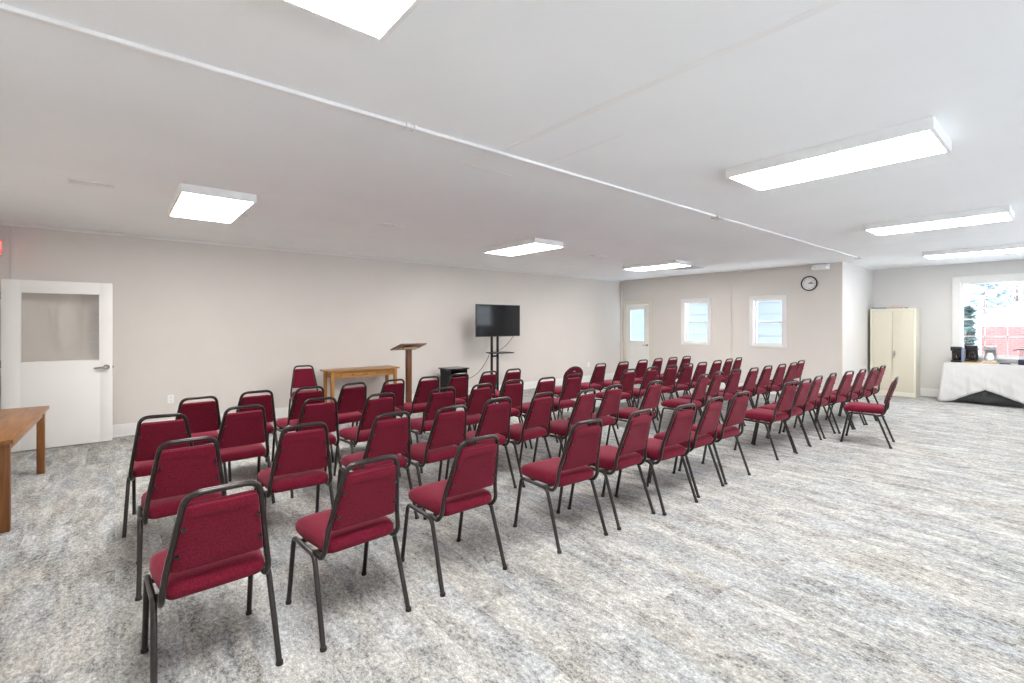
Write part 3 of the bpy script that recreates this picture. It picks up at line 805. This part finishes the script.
# clear sided machine at the edge of the picture
t = thing('coffee_maker', 'clear-sided coffee maker on a navy base with a black lever', 'coffee maker', (12.80, .66, ZC0), -PI / 2, 'coffee makers on the white table')
boxes('base', 'navy', [((-.1, -.1, 0), (.1, .1, .10))], t, .012)
boxes('glass_body', 'clear', [((-.088, -.085, .10), (.088, .085, .27))], t, .012)
boxes('inner_core', 'smoke', [((-.03, -.03, .10), (.03, .03, .27))], t, .008)
boxes('lid', 'black', [((-.1, -.1, .27), (.1, .1, .295))], t, .008)
bm = B(); tube(bm, fillet([(-.09, 0, .28), (-.14, -.01, .265), (-.17, -.012, .262)], .02), .01, 8); obj('lever', bm, 'black', t)
# ------------------------------------------------------------------ ceiling lights
FW, FL, FD = .60, 1.24, .075
def light(x, y, label):
    t = thing('ceiling_light', label, 'ceiling light', (x, y, ZC - FD), 0, 'surface-mounted ceiling lights')
    e = .022
    boxes('frame', 'plastic', [((-FW / 2, -FL / 2, 0), (-FW / 2 + e, FL / 2, FD)), ((FW / 2 - e, -FL / 2, 0), (FW / 2, FL / 2, FD)), ((-FW / 2 + e, -FL / 2, 0), (FW / 2 - e, -FL / 2 + e, FD)), ((-FW / 2 + e, FL / 2 - e, 0), (FW / 2 - e, FL / 2, FD))], t, .002)
    boxes('diffuser', 'lamp', [((-FW / 2 + e, -FL / 2 + e, .003), (FW / 2 - e, FL / 2 - e, .008))], t)
light(.54, 1.215, 'bright ceiling light panel cut off by the top edge of the photo')
light(3.99, 1.18, 'long bright ceiling light beyond the ceiling seam, over the open floor')
light(7.34, 1.10, 'ceiling light second nearest the window wall')
light(10.84, 1.13, 'ceiling light nearest the window above the coffee table')
light(.73, 5.63, 'ceiling light panel nearest the open white door')
light(4.87, 5.59, 'ceiling light above the aisle in front of the television')
light(8.50, 5.58, 'ceiling light nearest the part-glazed door and grey grille')

# ------------------------------------------------------------------ ceiling raceway, vents, small fittings
t = thing('cable_raceway', 'long white raceway running across the ceiling', 'cable raceway', (0, 2.655, ZC))
boxes('channel', 'plastic', [((XL, -.016, -.02), (5.2, .016, 0))], t, .004)
bm = B(); tube(bm, fillet([(5.3, 0, -.012), (5.45, -.01, -.012), (10.4, -.02, -.012)], .05), .010, 8); obj('thin_conduit', bm, 'plastic', t)
boxes('junction_box', 'offwhite', [((5.19, -.045, -.035), (5.33, .045, 0))], t, .006)
boxes('clip', 'plastic', [((1.36, -.03, -.026), (1.385, .03, 0)), ((1.415, -.03, -.026), (1.43, .03, 0))], t, .002)
bm = B(); lathe(bm, (10.48, -.02, -.035), [(.03, 0), (.055, .008), (.06, .035)], 20); obj('end_cap', bm, 'offwhite', t)
def vent(x, y, w, l, label, slat='darkslot', frame='ventw', n=1, rz=0):
    t = thing('ceiling_vent', label, 'vent', (x, y, ZC), rz)
    e = .03
    boxes('frame', frame, [((-w / 2, -l / 2, -.008), (w / 2, -l / 2 + e, 0)), ((-w / 2, l / 2 - e, -.008), (w / 2, l / 2, 0)), ((-w / 2, -l / 2 + e, -.008), (-w / 2 + e, l / 2 - e, 0)), ((w / 2 - e, -l / 2 + e, -.008), (w / 2, l / 2 - e, 0))], t, .002)
    boxes('backing', 'darkslot', [((-w / 2 + e, -l / 2 + e, -.003), (w / 2 - e, l / 2 - e, 0))], t)
    bm = B()
    for k in range(n):
        y0 = -l / 2 + e + (l - 2 * e) * (k + .62) / n
        box(bm, (0, y0, -.006), (w - 2 * e, (l - 2 * e) / n * .72, .004), .001)
    obj('slat', bm, frame, t)
vent(-.15, 5.52, .30, .14, 'slim white slot vent in the ceiling nearest the open door')
vent(2.62, 5.48, .28, .14, 'small slot vent in the ceiling above the pine side table')
vent(6.68, 5.59, .34, .14, 'slot vent in the ceiling between the two far ceiling lights')
vent(9.55, 5.55, .55, .6, 'square grey ceiling grille beside the far ceiling light', frame='ventg', n=10)
bm = B(); lathe(bm, (1.12, 6.0, ZC - .028), [(.008, 0), (.02, .003), (.014, .012), (.03, .02), (.034, .028)], 18)
tag(obj('sprinkler_head', bm, 'plastic'), 'small white sprinkler head in the ceiling beside the near light panel', 'sprinkler')

# emergency light with its conduit
t = thing('emergency_light', 'white twin-head emergency light high on the wall above the clock', 'emergency light', (XB, 3.39, 2.675))
boxes('housing', 'plastic', [((-.08, -.14, -.055), (0, .14, .05))], t, .008)
for sy in (-1, 1):
    bm = B(); cyl(bm, (-.04, sy * .105, -.005), (-.10, sy * .125, -.018), .028, .036, n=18); h = obj('lamp_head', bm, 'offwhite', t)
    bm = B(); cyl(bm, (-.1005, sy * .1252, -.0181), (-.104, sy * .1265, -.0187), .031, n=18); obj('lens', bm, 'lens', h)
bm = B(); tube(bm, fillet([(XB - .012, 5.22, 0.0), (XB - .012, 5.22, 2.70), (XB - .012, 3.515, 2.70)], .03), .009, 8)
tag(obj('wall_conduit', bm, 'wall'), 'thin painted conduit running up the wall between the two small windows', 'conduit')

# clock
t = thing('wall_clock', 'round white wall clock with a black rim', 'clock', (XB, 3.61, 2.355))
RX = Matrix.Rotation(-PI / 2, 4, 'Y')
bm = B(); n = 40
prof = [(.150, -.0), (.156, -.02), (.150, -.038), (.136, -.042), (.130, -.03), (.130, -.0)]
rings = []
for r, x in prof: rings.append([bm.verts.new((x, r * math.cos(2 * PI * k / n), r * math.sin(2 * PI * k / n))) for k in range(n)])
for i in range(len(rings)):
    a, b = rings[i], rings[(i + 1) % len(rings)]
    for k in range(n): bm.faces.new((a[k], a[(k + 1) % n], b[(k + 1) % n], b[k]))
obj('rim', bm, 'black', t)
bm = B(); cyl(bm, (0, 0, 0), (-.02, 0, 0), .131, n=40); obj('dial', bm, 'plastic', t)
# text facing -x: local text x -> -y, text y -> z
FACE = Matrix(((0, 0, -1, 0), (-1, 0, 0, 0), (0, 1, 0, 0), (0, 0, 0, 1)))
for k in range(1, 13):
    a = PI / 2 - k * PI / 6
    text_mesh('numeral', str(k), .036, 'black', t, Matrix.Translation((-.021, -.105 * math.cos(a), .105 * math.sin(a))) @ FACE, .0008)
def hand(nm, ang, ln, w, mat, x):
    bm = B(); box(bm, (0, 0, ln / 2 - .012), (.002, w, ln), .0005, None)
    bmesh.ops.rotate(bm, cent=(0, 0, 0), matrix=Matrix.Rotation(math.radians(ang), 3, 'X'), verts=bm.verts); bmesh.ops.translate(bm, vec=(x, 0, 0), verts=bm.verts)
    obj(nm, bm, mat, t)
hand('hour_hand', 72, .075, .012, 'black', -.024); hand('minute_hand', 92, .105, .008, 'black', -.027); hand('second_hand', 52, .115, .006, 'redink', -.030)
bm = B(); cyl(bm, (-.02, 0, 0), (-.033, 0, 0), .008, n=14); obj('hub', bm, 'black', t)

# exit sign above the doorway in the west wall
t = thing('exit_sign', 'glowing red exit sign above the open doorway', 'exit sign', (XL, 8.10, 2.435))
boxes('housing', 'plastic', [((0, -.17, -.09), (.05, .17, .085))], t, .004)
boxes('face', 'exitred', [((.05, -.165, -.085), (.056, .165, .08))], t)
FACE2 = Matrix(((0, 0, 1, 0), (1, 0, 0, 0), (0, 1, 0, 0), (0, 0, 0, 1)))
text_mesh('lettering', 'EXIT', .13, 'exitlet', t, Matrix.Translation((.057, 0, 0)) @ FACE2 @ Matrix.Scale(1.0, 4), .001)

# outlets on the television wall
for x, lab in ((.61, 'white wall outlet beside the open white door'), (9.57, 'white wall outlet on the television wall toward the far corner')):
    t = thing('wall_outlet', lab, 'outlet', (x, YB, .45))
    boxes('cover_plate', 'plastic', [((-.037, -.008, -.06), (.037, 0, .06))], t, .003)
    for dz in (-.026, .026):
        s = boxes('socket', 'plastic', [((-.017, -.011, dz - .016), (.017, -.008, dz + .016))], t, .001)
        boxes('slot', 'darkslot', [((-.009, -.0115, dz - .006), (-.006, -.0109, dz + .006)), ((.006, -.0115, dz - .006), (.009, -.0109, dz + .006))], s)

# ------------------------------------------------------------------ outdoors
gd = B(); box2(gd, (-60, -60, -1.1), (120, 60, -.9)); setting(obj('ground', gd, 'snow', smooth=False))
bt = thing('brick_building', 'red brick building with a snowy roof seen through the big window', 'building', (24, 2.5, -.9))
boxes('brick_wall', 'brick', [((0.0, -16, 0), (10, 0, 2.42))], bt)
boxes('corner_board', 'trim', [((-.04, -.16, 0), (.1, .05, 2.42))], bt)
bm = B()
E = [(-.3, .3, 2.45), (-.3, -16.3, 2.45), (12, -16.3, 2.45), (12, .3, 2.45)]
rd = [(7.0, -1.75, 3.92), (7.0, -12, 3.92)]
v = [bm.verts.new(p) for p in E] + [bm.verts.new(p) for p in rd] 
u = [bm.verts.new((p[0], p[1], 2.33)) for p in E]
for f in ((0, 1, 5, 4), (1, 2, 5), (2, 3, 4, 5), (3, 0, 4)): bm.faces.new([v[i] for i in f])
for i in range(4): bm.faces.new((v[i], u[i], u[(i + 1) % 4], v[(i + 1) % 4]))
bm.faces.new(u)
obj('roof', bm, 'snow', bt, smooth=False)
nb = thing('sided_building', 'pale blue building with lap siding behind the small windows', 'building', (13.6, 6.2, -.9))
bm = B()
for k in range(14):
    z = k * .3; prism(bm, [(0.0, z), (-.03, z), (-.03, z + .288), (0.0, z + .288)], 'y', -2.6, 7.0)
obj('siding', bm, 'siding', nb, smooth=False)
boxes('wall_core', 'siding', [((0, -2.6, 0), (4, 7.0, 4.2))], nb)
def tree(x, y, h, w, mat, label, n, base=.25, seed=1, shape='round'):
    rnd = random.Random(seed)
    t = thing('tree', label, 'tree', (x, y, -.9))
    bm = B(); cyl(bm, (0, 0, 0), (0, 0, h * .8), .13, .04, n=10)
    for k in range(9):
        a = rnd.uniform(0, 6.28); z = h * rnd.uniform(.3, .7); cyl(bm, (0, 0, z), (math.cos(a) * w * .35, math.sin(a) * w * .35, z + h * .12), .035, .012, n=6)
    obj('trunk', bm, 'bark', t)
    bm = B()
    for k in range(n):
        z = rnd.uniform(base, 1); a = rnd.uniform(0, 6.283)
        rr = (math.sin(PI * min(1, (z - base) / (1 - base) * .9 + .1)) if shape == 'round' else (1.05 - (z - base) / (1 - base))) * w / 2 * math.sqrt(rnd.uniform(.1, 1))
        c = Vector((math.cos(a) * rr, math.sin(a) * rr, z * h)); s = rnd.uniform(.10, .24)
        q = Matrix.Rotation(rnd.uniform(0, 6.28), 3, 'Z') @ Matrix.Rotation(rnd.uniform(-1.2, 1.2), 3, 'X')
        vs = [bm.verts.new(c + q @ Vector(p) * s) for p in ((-1, -.5, 0), (0, -.6, .1), (1, 0, 0), (0, .6, .1))]
        bm.faces.new(vs)
    obj('foliage', bm, mat, t, smooth=False)
tree(40, 3.75, 6.2, 2.4, 'leafb', 'blue-grey tree beyond the snowy roof, beside the window frame', 700, .2, 3)
tree(45, 2.75, 8.4, 2.8, 'leafb', 'tall thin tree beyond the snowy roof, middle of the window', 560, .35, 4)
tree(50, 1.3, 9.0, 4.0, 'leafd', 'dark evergreen tree beyond the snowy roof', 900, .3, 5, 'cone')
tree(21.5, 2.42, 3.0, .62, 'leafd', 'narrow evergreen shrub at the corner of the brick building', 300, .1, 6, 'cone')

# ------------------------------------------------------------------ sky, camera, view
w = bpy.data.worlds.new('overcast_sky'); scene.world = w; w.use_nodes = True
bg = w.node_tree.nodes['Background']; bg.inputs['Color'].default_value = (.80, .90, 1.0, 1); bg.inputs['Strength'].default_value = SKY
sl = bpy.data.lights.new('added_sun', 'SUN'); sl.energy = SUN; sl.angle = math.radians(3); sl.color = (.86, .93, 1.0)  # added so the bright snow bounces light up through the windows
so = bpy.data.objects.new('added_sun', sl); COL.objects.link(so); so.rotation_euler = (math.radians(-50), 0, 0); so.location = (5, 30, 30)
cam = bpy.data.cameras.new('camera'); co = bpy.data.objects.new('camera', cam); COL.objects.link(co)
yaw = math.atan2(397, 476)
co.location = (0, 0, 1.52); co.rotation_euler = (PI / 2, 0, -yaw)
cam.sensor_width = 36; cam.lens = 476 / 1024 * 36; cam.shift_y = -17.5 / 1024; cam.clip_start = .05; cam.clip_end = 300
scene.camera = co
vs = scene.view_settings
scene.display_settings.display_device = 'sRGB'
vs.view_transform = 'Standard'; vs.look = 'None'; vs.gamma = 1; vs.use_curve_mapping = False; vs.exposure = EXPO
cy = scene.cycles
cy.use_denoising = True
cy.max_bounces = 10; cy.diffuse_bounces = 6; cy.transparent_max_bounces = 12; cy.caustics_reflective = False; cy.caustics_refractive = False
cy.sample_clamp_indirect = 8
